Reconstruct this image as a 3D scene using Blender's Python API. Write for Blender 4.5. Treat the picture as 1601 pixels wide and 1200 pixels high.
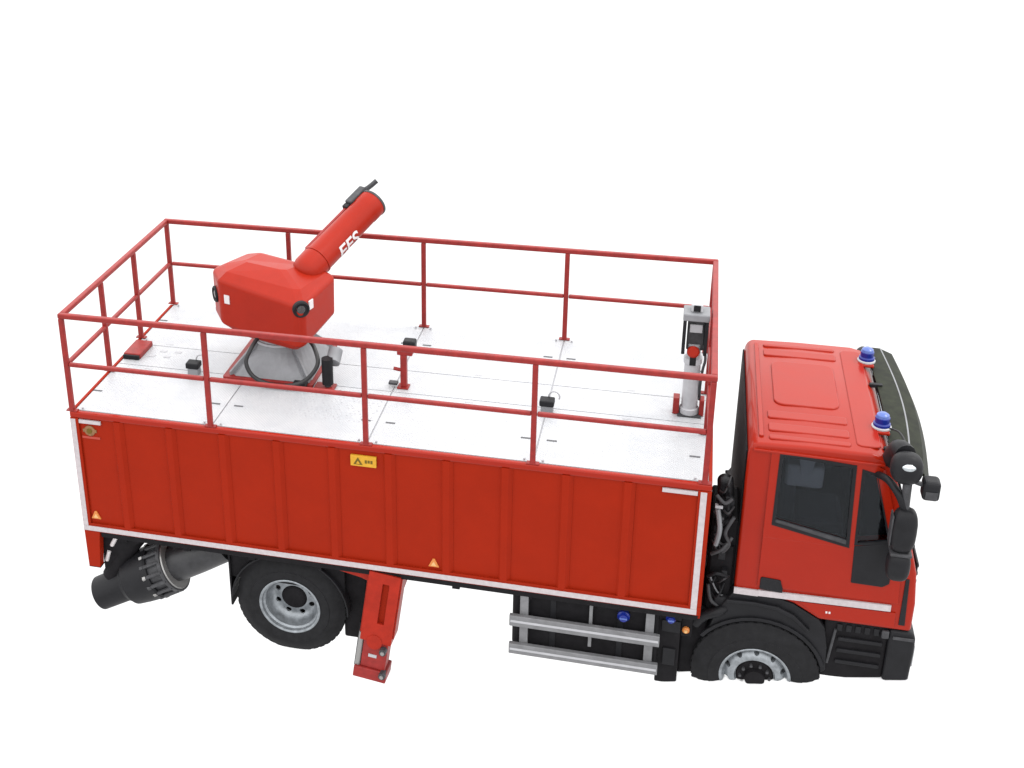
import bpy, bmesh, math, random
from mathutils import Vector, Matrix

random.seed(7)
scene = bpy.context.scene
for o in list(bpy.data.objects):
    bpy.data.objects.remove(o)
V = Vector

# ------------------------------------------------------------------ camera
cam = bpy.data.cameras.new('camera')
camo = bpy.data.objects.new('camera', cam)
scene.collection.objects.link(camo)
camo.location = (5.44742, -9.33392, 5.8443)
camo.rotation_euler = (1.18284, 0.02244, 0.25298)
cam.sensor_width = 36.0
cam.lens = 44.389
cam.shift_x = 0.14097
cam.shift_y = -0.13209
cam.clip_end = 2000
scene.camera = camo

# ------------------------------------------------------------------ world: overcast white, brightened above, with an added glow from below the ground
world = bpy.data.worlds.new('World')
scene.world = world
world.use_nodes = True
wn = world.node_tree
wn.nodes.clear()
tc = wn.nodes.new('ShaderNodeTexCoord')
sep = wn.nodes.new('ShaderNodeSeparateXYZ')
ramp = wn.nodes.new('ShaderNodeMapRange')
ramp.inputs['From Min'].default_value = -0.05
ramp.inputs['From Max'].default_value = 0.25
ramp.inputs['To Min'].default_value = 1.24
ramp.inputs['To Max'].default_value = 2.8
bgn = wn.nodes.new('ShaderNodeBackground')
bgn.inputs['Color'].default_value = (1, 1, 1, 1)
out = wn.nodes.new('ShaderNodeOutputWorld')
wn.links.new(tc.outputs['Generated'], sep.inputs[0])
wn.links.new(sep.outputs['Z'], ramp.inputs['Value'])
wn.links.new(ramp.outputs['Result'], bgn.inputs['Strength'])
wn.links.new(bgn.outputs[0], out.inputs['Surface'])

# ------------------------------------------------------------------ sun (soft, overcast)
sun = bpy.data.lights.new('sun', 'SUN')
sun.energy = 1.2
sun.angle = math.radians(14)
sun.color = (1.0, 0.97, 0.93)
suno = bpy.data.objects.new('sun', sun)
scene.collection.objects.link(suno)
suno.location = (12, 6, 12)
suno.rotation_euler = V((-0.55, -0.25, -1.0)).to_track_quat('-Z', 'Y').to_euler()

scene.view_settings.view_transform = 'Standard'
scene.view_settings.look = 'None'
scene.view_settings.exposure = 0
scene.view_settings.gamma = 1
scene.view_settings.use_curve_mapping = False
try:
    scene.cycles.max_bounces = 8
    scene.cycles.transparent_max_bounces = 8
except Exception:
    pass

# ------------------------------------------------------------------ materials
def mat(name, col, rough=0.5, spec=0.5, metal=0.0, coat=0.0, noise=0.0, nscale=6.0, bump=0.0, bscale=60.0, rvar=0.0):
    m = bpy.data.materials.new(name)
    m.use_nodes = True
    nt = m.node_tree
    b = nt.nodes['Principled BSDF']
    b.inputs['Base Color'].default_value = (*col, 1)
    b.inputs['Roughness'].default_value = rough
    b.inputs['Specular IOR Level'].default_value = spec
    b.inputs['Metallic'].default_value = metal
    b.inputs['Coat Weight'].default_value = coat
    b.inputs['Coat Roughness'].default_value = 0.12
    if noise or bump or rvar:
        t = nt.nodes.new('ShaderNodeTexCoord')
    if noise or rvar:
        n = nt.nodes.new('ShaderNodeTexNoise')
        n.inputs['Scale'].default_value = nscale
        n.inputs['Detail'].default_value = 8
        n.inputs['Roughness'].default_value = 0.65
        nt.links.new(t.outputs['Object'], n.inputs['Vector'])
    if noise:
        mr = nt.nodes.new('ShaderNodeMapRange')
        mr.inputs['From Min'].default_value = 0.3
        mr.inputs['From Max'].default_value = 0.7
        mr.inputs['To Min'].default_value = 1 - noise
        mr.inputs['To Max'].default_value = 1 + noise
        mx = nt.nodes.new('ShaderNodeVectorMath')
        mx.operation = 'SCALE'
        mx.inputs[0].default_value = col
        nt.links.new(n.outputs['Fac'], mr.inputs['Value'])
        nt.links.new(mr.outputs['Result'], mx.inputs['Scale'])
        nt.links.new(mx.outputs[0], b.inputs['Base Color'])
    if rvar:
        mr2 = nt.nodes.new('ShaderNodeMapRange')
        mr2.inputs['From Min'].default_value = 0.3
        mr2.inputs['From Max'].default_value = 0.7
        mr2.inputs['To Min'].default_value = max(0.02, rough - rvar)
        mr2.inputs['To Max'].default_value = min(1, rough + rvar)
        nt.links.new(n.outputs['Fac'], mr2.inputs['Value'])
        nt.links.new(mr2.outputs['Result'], b.inputs['Roughness'])
    if bump:
        n2 = nt.nodes.new('ShaderNodeTexNoise')
        n2.inputs['Scale'].default_value = bscale
        n2.inputs['Detail'].default_value = 4
        bp = nt.nodes.new('ShaderNodeBump')
        bp.inputs['Strength'].default_value = bump
        bp.inputs['Distance'].default_value = 0.01
        nt.links.new(t.outputs['Object'], n2.inputs['Vector'])
        nt.links.new(n2.outputs['Fac'], bp.inputs['Height'])
        nt.links.new(bp.outputs[0], b.inputs['Normal'])
    return m

RED = mat('red_container_paint', (0.220, 0.0125, 0.0030), 0.5, 0.06, noise=0.06, nscale=2.2, rvar=0.1, bump=0.05, bscale=3)
REDC = mat('red_cab_paint', (0.235, 0.0105, 0.0030), 0.34, 0.05, coat=0.30, noise=0.04, nscale=3, rvar=0.06)
REDR = mat('red_rail_paint', (0.19, 0.014, 0.012), 0.45, 0.25, noise=0.2, nscale=14)
REDW = mat('red_cannon_paint', (0.245, 0.0125, 0.0045), 0.36, 0.12, coat=0.06, noise=0.05, nscale=5, rvar=0.08)
REDJ = mat('red_outrigger_paint', (0.245, 0.014, 0.006), 0.4, 0.14, noise=0.15, nscale=9)
TAPE = mat('white_reflective_tape', (0.36, 0.325, 0.335), 0.5, 0.3, noise=0.12, nscale=25)
BLACK = mat('black_plastic', (0.009, 0.009, 0.0105), 0.5, 0.16, noise=0.25, nscale=7, rvar=0.1)
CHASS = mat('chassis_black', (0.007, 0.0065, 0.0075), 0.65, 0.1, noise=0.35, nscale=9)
RUB = mat('tyre_rubber', (0.0105, 0.0105, 0.0115), 0.75, 0.12, noise=0.25, nscale=12, bump=0.1, bscale=90)
STEEL = mat('wheel_steel', (0.20, 0.215, 0.23), 0.4, 0.5, metal=0.5, noise=0.35, nscale=16, rvar=0.12)
ALU = mat('aluminium_guard', (0.15, 0.15, 0.156), 0.5, 0.4, metal=0.3, noise=0.2, nscale=10)
GREY = mat('grey_pedestal_paint', (0.165, 0.168, 0.178), 0.5, 0.3, noise=0.15, nscale=6)
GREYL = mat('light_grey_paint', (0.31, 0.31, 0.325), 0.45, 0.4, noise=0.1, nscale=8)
GREYD = mat('dark_grey_metal', (0.032, 0.032, 0.035), 0.5, 0.3, noise=0.4, nscale=15)
BOLT = mat('bolt_metal', (0.25, 0.245, 0.24), 0.4, 0.5, metal=0.7)
BLUE = mat('blue_lens', (0.006, 0.016, 0.16), 0.2, 0.35)
BLUEL = mat('blue_lens_top', (0.06, 0.10, 0.30), 0.25, 0.4)
AMBER = mat('amber_reflector', (0.45, 0.15, 0.03), 0.4, 0.4)
AMBERI = mat('amber_inner', (0.5, 0.30, 0.12), 0.4, 0.4)
YEL = mat('yellow_sign', (0.44, 0.235, 0.02), 0.5, 0.2, noise=0.1, nscale=30)
OLIVE = mat('sign_print', (0.10, 0.065, 0.008), 0.6, 0.2)
GOLD = mat('gold_emblem', (0.17, 0.085, 0.035), 0.5, 0.3, noise=0.3, nscale=60)
PALE = mat('pale_red_print', (0.30, 0.04, 0.028), 0.5, 0.2)
WHITE = mat('white_label', (0.5, 0.47, 0.475), 0.5, 0.3)
SLOT = mat('slot_dark', (0.085, 0.085, 0.09), 0.7, 0.2)
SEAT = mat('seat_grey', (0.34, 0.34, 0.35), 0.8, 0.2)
PIPE = mat('pipe_dark_metal', (0.020, 0.020, 0.022), 0.42, 0.35, noise=0.4, nscale=10, rvar=0.12)
SEATD = mat('seat_dark', (0.035, 0.036, 0.042), 0.85, 0.1, noise=0.2, nscale=12)
LENS = mat('lamp_lens', (0.02, 0.018, 0.02), 0.1, 0.6, coat=0.5)
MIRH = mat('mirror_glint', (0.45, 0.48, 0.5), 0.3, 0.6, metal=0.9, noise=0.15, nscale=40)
HOSE = mat('hose_black', (0.012, 0.012, 0.013), 0.45, 0.4)
VISOR = mat('smoked_visor', (0.010, 0.012, 0.006), 0.5, 0.08, noise=0.6, nscale=10)

def deck_mat():
    m = bpy.data.materials.new('deck_aluminium')
    m.use_nodes = True
    nt = m.node_tree
    b = nt.nodes['Principled BSDF']
    b.inputs['Roughness'].default_value = 0.45
    b.inputs['Metallic'].default_value = 0.15
    t = nt.nodes.new('ShaderNodeTexCoord')
    n = nt.nodes.new('ShaderNodeTexNoise')
    n.inputs['Scale'].default_value = 3.0
    n.inputs['Detail'].default_value = 9
    n.inputs['Roughness'].default_value = 0.7
    cr = nt.nodes.new('ShaderNodeValToRGB')
    cr.color_ramp.elements[0].position = 0.3
    cr.color_ramp.elements[0].color = (0.325, 0.335, 0.355, 1)
    cr.color_ramp.elements[1].position = 0.6
    cr.color_ramp.elements[1].color = (0.375, 0.38, 0.392, 1)
    nt.links.new(t.outputs['Object'], n.inputs['Vector'])
    nt.links.new(n.outputs['Fac'], cr.inputs[0])
    nt.links.new(cr.outputs[0], b.inputs['Base Color'])
    # fine diamond tread relief
    mp = nt.nodes.new('ShaderNodeMapping')
    mp.inputs['Rotation'].default_value = (0, 0, math.radians(45))
    nt.links.new(t.outputs['Object'], mp.inputs['Vector'])
    w1 = nt.nodes.new('ShaderNodeTexWave'); w1.bands_direction = 'X'; w1.inputs['Scale'].default_value = 14
    w2 = nt.nodes.new('ShaderNodeTexWave'); w2.bands_direction = 'Y'; w2.inputs['Scale'].default_value = 14
    mu = nt.nodes.new('ShaderNodeMath'); mu.operation = 'MULTIPLY'
    nt.links.new(mp.outputs[0], w1.inputs['Vector'])
    nt.links.new(mp.outputs[0], w2.inputs['Vector'])
    nt.links.new(w1.outputs['Fac'], mu.inputs[0])
    nt.links.new(w2.outputs['Fac'], mu.inputs[1])
    bp = nt.nodes.new('ShaderNodeBump')
    bp.inputs['Strength'].default_value = 0.6
    bp.inputs['Distance'].default_value = 0.004
    nt.links.new(mu.outputs[0], bp.inputs['Height'])
    nt.links.new(bp.outputs[0], b.inputs['Normal'])
    return m
DECK = deck_mat()

def glass_mat(name, tint, alpha):
    m = bpy.data.materials.new(name)
    m.use_nodes = True
    nt = m.node_tree
    nt.nodes.clear()
    o = nt.nodes.new('ShaderNodeOutputMaterial')
    tr = nt.nodes.new('ShaderNodeBsdfTransparent'); tr.inputs[0].default_value = (*tint, 1)
    gl = nt.nodes.new('ShaderNodeBsdfGlossy'); gl.inputs[0].default_value = (0.8, 0.85, 0.9, 1); gl.inputs['Roughness'].default_value = 0.05
    fr = nt.nodes.new('ShaderNodeFresnel'); fr.inputs[0].default_value = 1.33
    mx = nt.nodes.new('ShaderNodeMixShader')
    nt.links.new(fr.outputs[0], mx.inputs[0])
    nt.links.new(tr.outputs[0], mx.inputs[1])
    nt.links.new(gl.outputs[0], mx.inputs[2])
    nt.links.new(mx.outputs[0], o.inputs[0])
    return m
GLASS = glass_mat('tinted_glass', (0.55, 0.57, 0.60), 0.5)

def ground_mat():
    # thin white diffusing sheet, lit through by the white surroundings below it
    m = bpy.data.materials.new('white_diffusing_sheet')
    m.use_nodes = True
    nt = m.node_tree
    nt.nodes.clear()
    o = nt.nodes.new('ShaderNodeOutputMaterial')
    tr = nt.nodes.new('ShaderNodeBsdfTranslucent')
    tr.inputs['Color'].default_value = (0.99, 0.99, 0.992, 1)
    nt.links.new(tr.outputs[0], o.inputs[0])
    return m
GROUND = ground_mat()

# ------------------------------------------------------------------ mesh helpers
class MB:
    def __init__(s): s.bm = bmesh.new()
    def face(s, pts):
        return s.bm.faces.new([s.bm.verts.new(p) for p in pts])
    def box(s, a, b, M=None):
        x0, y0, z0 = a; x1, y1, z1 = b
        c = [(x0,y0,z0),(x1,y0,z0),(x1,y1,z0),(x0,y1,z0),(x0,y0,z1),(x1,y0,z1),(x1,y1,z1),(x0,y1,z1)]
        vs = [s.bm.verts.new((M @ V(q)) if M else q) for q in c]
        for f in ((0,3,2,1),(4,5,6,7),(0,1,5,4),(1,2,6,5),(2,3,7,6),(3,0,4,7)):
            s.bm.faces.new([vs[i] for i in f])
        return s
    def prism(s, poly, y0, y1):          # polygon in x,z pushed along y
        n = len(poly)
        a = [s.bm.verts.new((x, y0, z)) for x, z in poly]
        b = [s.bm.verts.new((x, y1, z)) for x, z in poly]
        s.bm.faces.new(a); s.bm.faces.new(b[::-1])
        for i in range(n):
            j = (i+1) % n
            s.bm.faces.new((a[j], a[i], b[i], b[j]))
        return s
    def prismz(s, poly, z0, z1):         # polygon in x,y pushed along z
        n = len(poly)
        a = [s.bm.verts.new((x, y, z0)) for x, y in poly]
        b = [s.bm.verts.new((x, y, z1)) for x, y in poly]
        s.bm.faces.new(a[::-1]); s.bm.faces.new(b)
        for i in range(n):
            j = (i+1) % n
            s.bm.faces.new((a[i], a[j], b[j], b[i]))
        return s
    def rings(s, rs, cap=True):          # loft between closed rings
        L = [[s.bm.verts.new(p) for p in r] for r in rs]
        n = len(L[0])
        for k in range(len(L)-1):
            for i in range(n):
                j = (i+1) % n
                s.bm.faces.new((L[k][i], L[k][j], L[k+1][j], L[k+1][i]))
        if cap:
            s.bm.faces.new(L[0][::-1]); s.bm.faces.new(L[-1])
        return s
    def lathe(s, o, d, prof, n=32, cap=True):   # prof: (distance along d, radius)
        d = V(d).normalized(); o = V(o)
        u = d.orthogonal().normalized(); w = d.cross(u)
        rs = [[o + d*t + (u*math.cos(2*math.pi*i/n) + w*math.sin(2*math.pi*i/n))*max(r, 1e-4) for i in range(n)] for t, r in prof]
        return s.rings(rs, cap)
    def cyl(s, a, b, r, r2=None, n=16):
        a = V(a); b = V(b)
        return s.lathe(a, b-a, [(0, r), ((b-a).length, r if r2 is None else r2)], n)
    def tube(s, path, r, n=10, smooth=True):
        P = [V(p) for p in path]
        if smooth and len(P) > 2:
            Q = []
            for i in range(len(P)-1):
                p0 = P[max(i-1,0)]; p1 = P[i]; p2 = P[i+1]; p3 = P[min(i+2,len(P)-1)]
                for k in range(6):
                    t = k/6
                    Q.append(0.5*((2*p1)+(p2-p0)*t+(2*p0-5*p1+4*p2-p3)*t*t+(3*p1-p0-3*p2+p3)*t**3))
            Q.append(P[-1]); P = Q
        rs = []; u = None
        for i, q in enumerate(P):
            d = (P[min(i+1,len(P)-1)] - P[max(i-1,0)]).normalized()
            u = d.orthogonal().normalized() if u is None else (u - d*u.dot(d)).normalized()
            w = d.cross(u)
            rs.append([q + (u*math.cos(2*math.pi*k/n)+w*math.sin(2*math.pi*k/n))*r for k in range(n)])
        return s.rings(rs)
    def mesh(s, name, m, smooth=False):
        bmesh.ops.recalc_face_normals(s.bm, faces=s.bm.faces)
        me = bpy.data.meshes.new(name)
        s.bm.to_mesh(me); s.bm.free()
        me.materials.append(m)
        if smooth:
            for f in me.polygons: f.use_smooth = True
            try: me.set_sharp_from_angle(angle=math.radians(38))
            except Exception: pass
        return me

WLOC = {}
def put(name, me, parent=None, loc=(0,0,0), rot=None, bevel=0.0, seg=2):
    o = bpy.data.objects.new(name, me)
    scene.collection.objects.link(o)
    WLOC[o.name] = V(loc)
    if parent is not None:
        o.parent = parent
        o.location = V(loc) - WLOC[parent.name]
    else:
        o.location = loc
    if rot: o.rotation_euler = rot
    if bevel:
        b = o.modifiers.new('bevel', 'BEVEL'); b.width = bevel; b.segments = seg
        b.limit_method = 'ANGLE'; b.angle_limit = math.radians(30)
        b.harden_normals = False
    return o
def part(name, mb, m, parent, bevel=0.0, smooth=False, seg=2):
    return put(name, mb.mesh(name, m, smooth), parent, bevel=bevel, seg=seg)
def root(name, loc, label, cat, group=None):
    o = put(name, None, None, loc)
    o.empty_display_size = 0.3
    o['label'] = label; o['category'] = cat
    if group: o['group'] = group
    return o
def boolean(o, cutters, op='DIFFERENCE'):
    """cut meshes out of o and bake the result"""
    tmp = []
    for me in cutters:
        c = bpy.data.objects.new('cutter', me); scene.collection.objects.link(c); tmp.append(c)
        md = o.modifiers.new('b', 'BOOLEAN'); md.operation = op; md.object = c; md.solver = 'EXACT'
    dg = bpy.context.evaluated_depsgraph_get(); dg.update()
    me = bpy.data.meshes.new_from_object(o.evaluated_get(dg))
    o.modifiers.clear()
    old = o.data; o.data = me
    bpy.data.meshes.remove(old)
    for c in tmp:
        m = c.data; bpy.data.objects.remove(c); bpy.data.meshes.remove(m)

# ------------------------------------------------------------------ ground: one white sheet, rising gently towards the cab
GZ = -2.48
KN = [(-400, GZ), (3.4, GZ), (4.2, -2.43), (5.0, -2.32), (5.45, -2.225), (5.85, -2.13), (6.37, -2.03), (6.88, -1.955), (7.12, -1.935), (7.62, -1.838), (9.5, -1.55), (12, -1.4), (400, -1.4)]
def gz(x):
    for (a, za), (b, zb) in zip(KN, KN[1:]):
        if x <= b:
            return za + (zb-za)*(x-a)/(b-a)
    return KN[-1][1]
g = MB()
xs = [-400, -60, -10, 0, 2, 3.4, 3.8, 4.2, 4.6, 5.0, 5.45, 5.85, 6.37, 6.88, 7.12, 7.62, 8.5, 9.5, 12, 60, 400]
ys = [-400, -60, -12, -4, 0, 4, 12, 60, 400]
gv = [[g.bm.verts.new((x, y, gz(x))) for y in ys] for x in xs]
for i in range(len(xs)-1):
    for j in range(len(ys)-1):
        g.bm.faces.new((gv[i][j], gv[i+1][j], gv[i+1][j+1], gv[i][j+1]))
ground = put('ground', g.mesh('ground', GROUND))
ground['kind'] = 'structure'
ground['label'] = 'plain white ground under the truck'

# ================================================================== FIRE TRUCK
L, W, RZ, MZ = 5.815, 2.5, 0.992, 0.496
PX = [0.0, 1.411, 2.879, 4.357, L]
truck = root('fire_truck', (3.4, 1.25, GZ), 'red fire truck with a white railed deck on its container body and a red cab', 'truck')

# ---- container body
BX1 = L + 0.035
b = MB()
b.box((0.03, 0.05, -1.38), (BX1-0.03, W-0.05, -0.012))
body = part('container_body', b, RED, truck)
def bar(name, a, c, m=RED, parent=body, bevel=0.006):
    return part(name, MB().box(a, c), m, parent, bevel)
# frame members and shade strip of each long side (butted end to end)
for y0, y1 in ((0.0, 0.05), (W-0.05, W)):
    bar('top_rail', (0.0, y0, -0.055), (BX1, y1, 0.008 if y0 == 0 else -0.008), REDC, bevel=0.014)
    bar('bottom_rail', (0.0, y0, -1.318), (BX1, y1, -1.225))
    bar('shade_strip', (0.17, y0+0.018, -1.385), (BX1-0.02, y1-0.002 if y0 == 0 else W-0.018, -1.319), CHASS)  # set-back black strip stands in for the shade under the bottom rail
    bar('corner_post', (0.0, y0, -1.225), (0.085, y1, -0.055))
    bar('corner_post', (BX1-0.11, y0, -1.225), (BX1, y1, -0.055))
for x0, x1 in ((0.0, 0.03), (BX1-0.03, BX1)):
    bar('end_wall', (x0, 0.05, -1.385), (x1, W-0.05, -0.075))
    bar('end_top_rail', (x0, 0.05, -0.075), (x1, W-0.05, 0.008))
# inner lip of the bottom rail
bar('bottom_lip', (0.085, -0.006, -1.232), (BX1-0.11, 0.0, -1.220), bevel=0.002)
# ribbed side panels, each one a sheet with a folded rib at its forward edge
GR = [0.085] + [0.539 + 0.5215*k for k in range(10)] + [BX1-0.11]
for s in (0, 1):
    for i in range(len(GR)-1):
        x0, x1 = GR[i]+0.0002, GR[i+1]-0.0002
        f = lambda y: y if s == 0 else W-y
        prof = [(x0, 0.05), (x0, 0.022), (x0+0.02, 0.019), (x1-0.115, 0.019), (x1-0.092, -0.004), (x1-0.036, -0.004), (x1, 0.022), (x1, 0.05)]
        if i == len(GR)-2:
            prof = [(x0, 0.05), (x0, 0.026), (x0+0.03, 0.019), (x1, 0.019), (x1, 0.05)]
        pm = MB().prismz([(x, f(y)) for x, y in prof], -1.225, -0.055)
        part('side_panel', pm, RED, body, bevel=0.0015)
# white reflective tape
def tape(a, c): part('reflective_tape', MB().box(a, c), TAPE, body, 0.001)
tape((0.006, -0.004, -1.252), (0.056, 0.0, -0.065))
tape((0.006, -0.004, -1.308), (BX1-0.035, 0.0, -1.254))
tape((BX1-0.088, -0.004, -1.252), (BX1-0.036, 0.0, -0.065))
tape((0.09, -0.003, -0.104), (0.31, 0.016, -0.068))
tape((BX1-0.40, -0.003, -0.104), (BX1-0.112, 0.016, -0.068))
# deck plates between the seams
seamx = [0.035] + PX[1:4] + [BX1-0.035]
seamy = [0.055, 1.02, 1.47, W-0.004]
deckp = part('deck', MB().box((0.03, 0.05, -0.012), (BX1-0.03, W-0.05, -0.006)), GREYL, truck)
for i in range(4):
    for j in range(3):
        part('deck_plate', MB().box((seamx[i]+0.007, seamy[j]+0.005, -0.006), (seamx[i+1]-0.007, seamy[j+1]-0.005, 0.004)), DECK, deckp, 0.002)
for x in (0.085, 1.30, 1.53, 2.77, 3.0, 4.24, 4.47, 5.70):
    for y in (0.44, 2.05):
        part('lifting_slot', MB().box((x-0.045, y-0.012, 0.004), (x+0.045, y+0.012, 0.007)), SLOT, deckp, 0.001)
for x in (0.38, 3.63, 5.09):
    for y in (0.97, 1.52):
        part('lifting_slot', MB().box((x-0.04, y-0.010, 0.004), (x+0.04, y+0.010, 0.006)), GREYL, deckp, 0.001)
# tread bars at the rear of the deck
for x, y in ((0.30, 1.24), (0.38, 1.36), (0.46, 1.25), (0.54, 1.37)):
    part('tread_bar', MB().box((x-0.035, y-0.02, 0.004), (x+0.035, y+0.02, 0.008)), GREYL, deckp, 0.002)
# raised tread lugs of the chequer plate in front of the cannon
tl = MB()
for i in range(30):
    for j in range(13):
        x = 1.47 + 0.046*i + (0.023 if j % 2 else 0); y = 0.40 + 0.045*j
        if random.random() < 0.12 + 0.25*abs(i-14)/15: continue
        M_ = Matrix.Translation((x, y, 0.004)) @ Matrix.Rotation(math.radians(45 if (i+j) % 2 else -45), 4, 'Z')
        a_, b_, h_ = 0.017, 0.006, 0.0035
        tl.rings([[M_ @ V(q) for q in ((-a_, 0, 0), (0, -b_, 0), (a_, 0, 0), (0, b_, 0))], [M_ @ V(q) for q in ((-a_*0.5, 0, h_), (0, -b_*0.4, h_), (a_*0.5, 0, h_), (0, b_*0.4, h_))]])
tlo = part('tread_lugs', tl, GREYL, deckp)
tlo['kind'] = 'stuff'
# rear hatch in red
part('deck_hatch', MB().box((0.036, 1.14, 0.004), (0.22, 1.46, 0.06)), REDR, deckp, 0.01)
part('hatch_seal', MB().box((0.04, 1.115, 0.004), (0.215, 1.14, 0.05)), BLACK, deckp, 0.005)

# ---- railing
railing = part('railing', MB().box((0.0, 0.0, RZ-0.025), (L, 0.050, RZ+0.025)), REDR, truck, 0.012, seg=3)
def rbar(name, a, c): return part(name, MB().box(a, c), REDR, railing, 0.012, seg=3)
t = 0.026
rbar('top_rail', (0.0, W-0.050, RZ-0.025), (L, W, RZ+0.025))
for x0, x1 in ((0.0, 0.052), (L-0.052, L)):
    rbar('top_rail', (x0, 0.050, RZ-0.024), (x1, W-0.050, RZ+0.024))
def post(x, y):
    part('post', MB().box((x, y, 0.008), (x+0.047, y+0.047, RZ-0.025)), REDR, railing, 0.01, seg=3)
    fb = part('post_foot', MB().box((x-0.03, y+0.001, 0.008), (x+0.08, y+0.049, 0.02)), REDR, railing, 0.003)
    for dx in (-0.055, 0.105):
        if 0.02 < x+dx < L-0.02:
            part('foot_bolt', MB().cyl((x+dx, y+0.075 if y < 1 else y-0.025, 0.004), (x+dx, y+0.075 if y < 1 else y-0.025, 0.024), 0.010, n=8), GREYL, railing)
posts = []
for y in (0.001, W-0.051):
    for x in PX:
        xx = 0.001 if x == 0 else (L-0.051 if x == L else x-0.025)
        posts.append((xx, y)); post(xx, y)
for x in (0.001, L-0.051):
    for y in (0.82, 1.58):
        posts.append((x, y)); post(x, y)
# mid rails run between the posts
for y in (0.001, W-0.051):
    for i in range(4):
        x0 = (0.051 if i == 0 else PX[i]+0.025); x1 = (L-0.051 if i == 3 else PX[i+1]-0.025)
        rbar('mid_rail', (x0, y+0.003, MZ-0.019), (x1, y+0.047, MZ+0.019))
for x in (0.001, L-0.051):
    for y0, y1 in ((0.051, 0.82), (0.87, 1.58), (1.63, W-0.051)):
        rbar('mid_rail', (x+0.003, y0, MZ-0.019), (x+0.047, y1, MZ+0.019))

# ---- signs and marks on the side
sg = part('warning_sign', MB().box((2.738, -0.006, -0.208), (2.974, 0.016, -0.100)), YEL, truck, 0.002)
part('warning_triangle', MB().prism([(2.765, -0.190), (2.85, -0.190), (2.807, -0.116)], -0.008, -0.006), OLIVE, sg)
part('triangle_field', MB().prism([(2.790, -0.182), (2.825, -0.182), (2.807, -0.150)], -0.009, -0.008), YEL, sg)
for k in range(3):
    part('print_mark', MB().box((2.870+0.026*k, -0.007, -0.172+0.004*(k % 2)), (2.890+0.026*k, -0.006, -0.138)), OLIVE, sg)
em = part('emblem', MB().lathe((0.185, 0.019, -0.185), (0, -1, 0), [(0, 0.055), (0.01, 0.055), (0.014, 0.048)], 24), GOLD, truck)
part('emblem_wing', MB().box((0.115, 0.009, -0.202), (0.255, 0.019, -0.168)), GOLD, em, 0.003)
part('emblem_centre', MB().lathe((0.185, 0.004, -0.185), (0, -1, 0), [(0, 0.028), (0.004, 0.026)], 16), OLIVE, em)
part('emblem_strip', MB().box((0.10, 0.012, -0.272), (0.285, 0.019, -0.248)), PALE, em, 0.002)
for x, z, y in ((0.145, -1.135, 0.016), (3.49, -1.155, 0.016)):
    r_ = part('triangular_reflector', MB().prism([(x-0.05, z-0.035), (x+0.05, z-0.035), (x+0.01, z+0.05), (x-0.01, z+0.05)], y-0.009, y+0.004), AMBER, truck, 0.002)
    part('reflector_field', MB().prism([(x-0.026, z-0.022), (x+0.026, z-0.022), (x, z+0.024)], y-0.011, y-0.009), AMBERI, r_)

# ---- chassis
ch = MB()
ch.box((0.15, 0.84, -1.70), (7.35, 0.92, -1.44)); ch.box((0.15, 1.58, -1.70), (7.35, 1.66, -1.44))
chassis = part('chassis_frame', ch, CHASS, truck, 0.006)
for x in (0.2, 1.2, 3.0, 4.1, 5.2, 6.0, 7.2):
    part('cross_member', MB().box((x, 0.92, -1.66), (x+0.1, 1.58, -1.50)), CHASS, chassis)
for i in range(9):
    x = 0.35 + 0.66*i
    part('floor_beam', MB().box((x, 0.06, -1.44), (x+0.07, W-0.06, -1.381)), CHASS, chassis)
WC = [(2.05, -1.95), (6.365, -1.995)]
for x, z in WC:
    part('axle', MB().cyl((x, 0.3, z), (x, 2.2, z), 0.075, n=14), CHASS, chassis, smooth=True)

# ---- wheels
R = 0.545
def tyre_mesh(w):
    pr = [(0.02, 0.295), (0.0, 0.31), (-0.012, 0.36), (-0.014, 0.40), (-0.008, 0.405), (-0.006, 0.44), (0.0, 0.455), (0.012, 0.49), (0.03, 0.508), (0.045, R)]
    body_ = []
    n = 4
    x = 0.045; step = (w-0.09)/n
    for k in range(n):
        body_ += [(x+0.004, R), (x+step-0.012, R), (x+step-0.010, R-0.016), (x+step-0.002, R-0.016)]
        x += step
    pr2 = [(w-t_, r_) for t_, r_ in pr[::-1]]
    inner = [(w-0.02, 0.29), (w*0.5, 0.27)]
    return MB().lathe((0, 0, 0), (0, 1, 0), pr + body_ + pr2 + inner + [(0.02, 0.295)], 72, cap=False).mesh('tyre', RUB, True)
TY = tyre_mesh(0.27)
def tread_mesh(w):
    m = MB(); n = 44
    for k in range(n):
        a = 2*math.pi*k/n
        M = Matrix.Rotation(a, 4, 'Y')
        for j in range(4):
            y0 = 0.05 + j*(w-0.1)/4
            m.box((-0.024, y0, R-0.004), (0.024, y0+(w-0.1)/4-0.016, R+0.007), M)
    return m.mesh('tread', RUB)
TREAD = tread_mesh(0.27)
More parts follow.
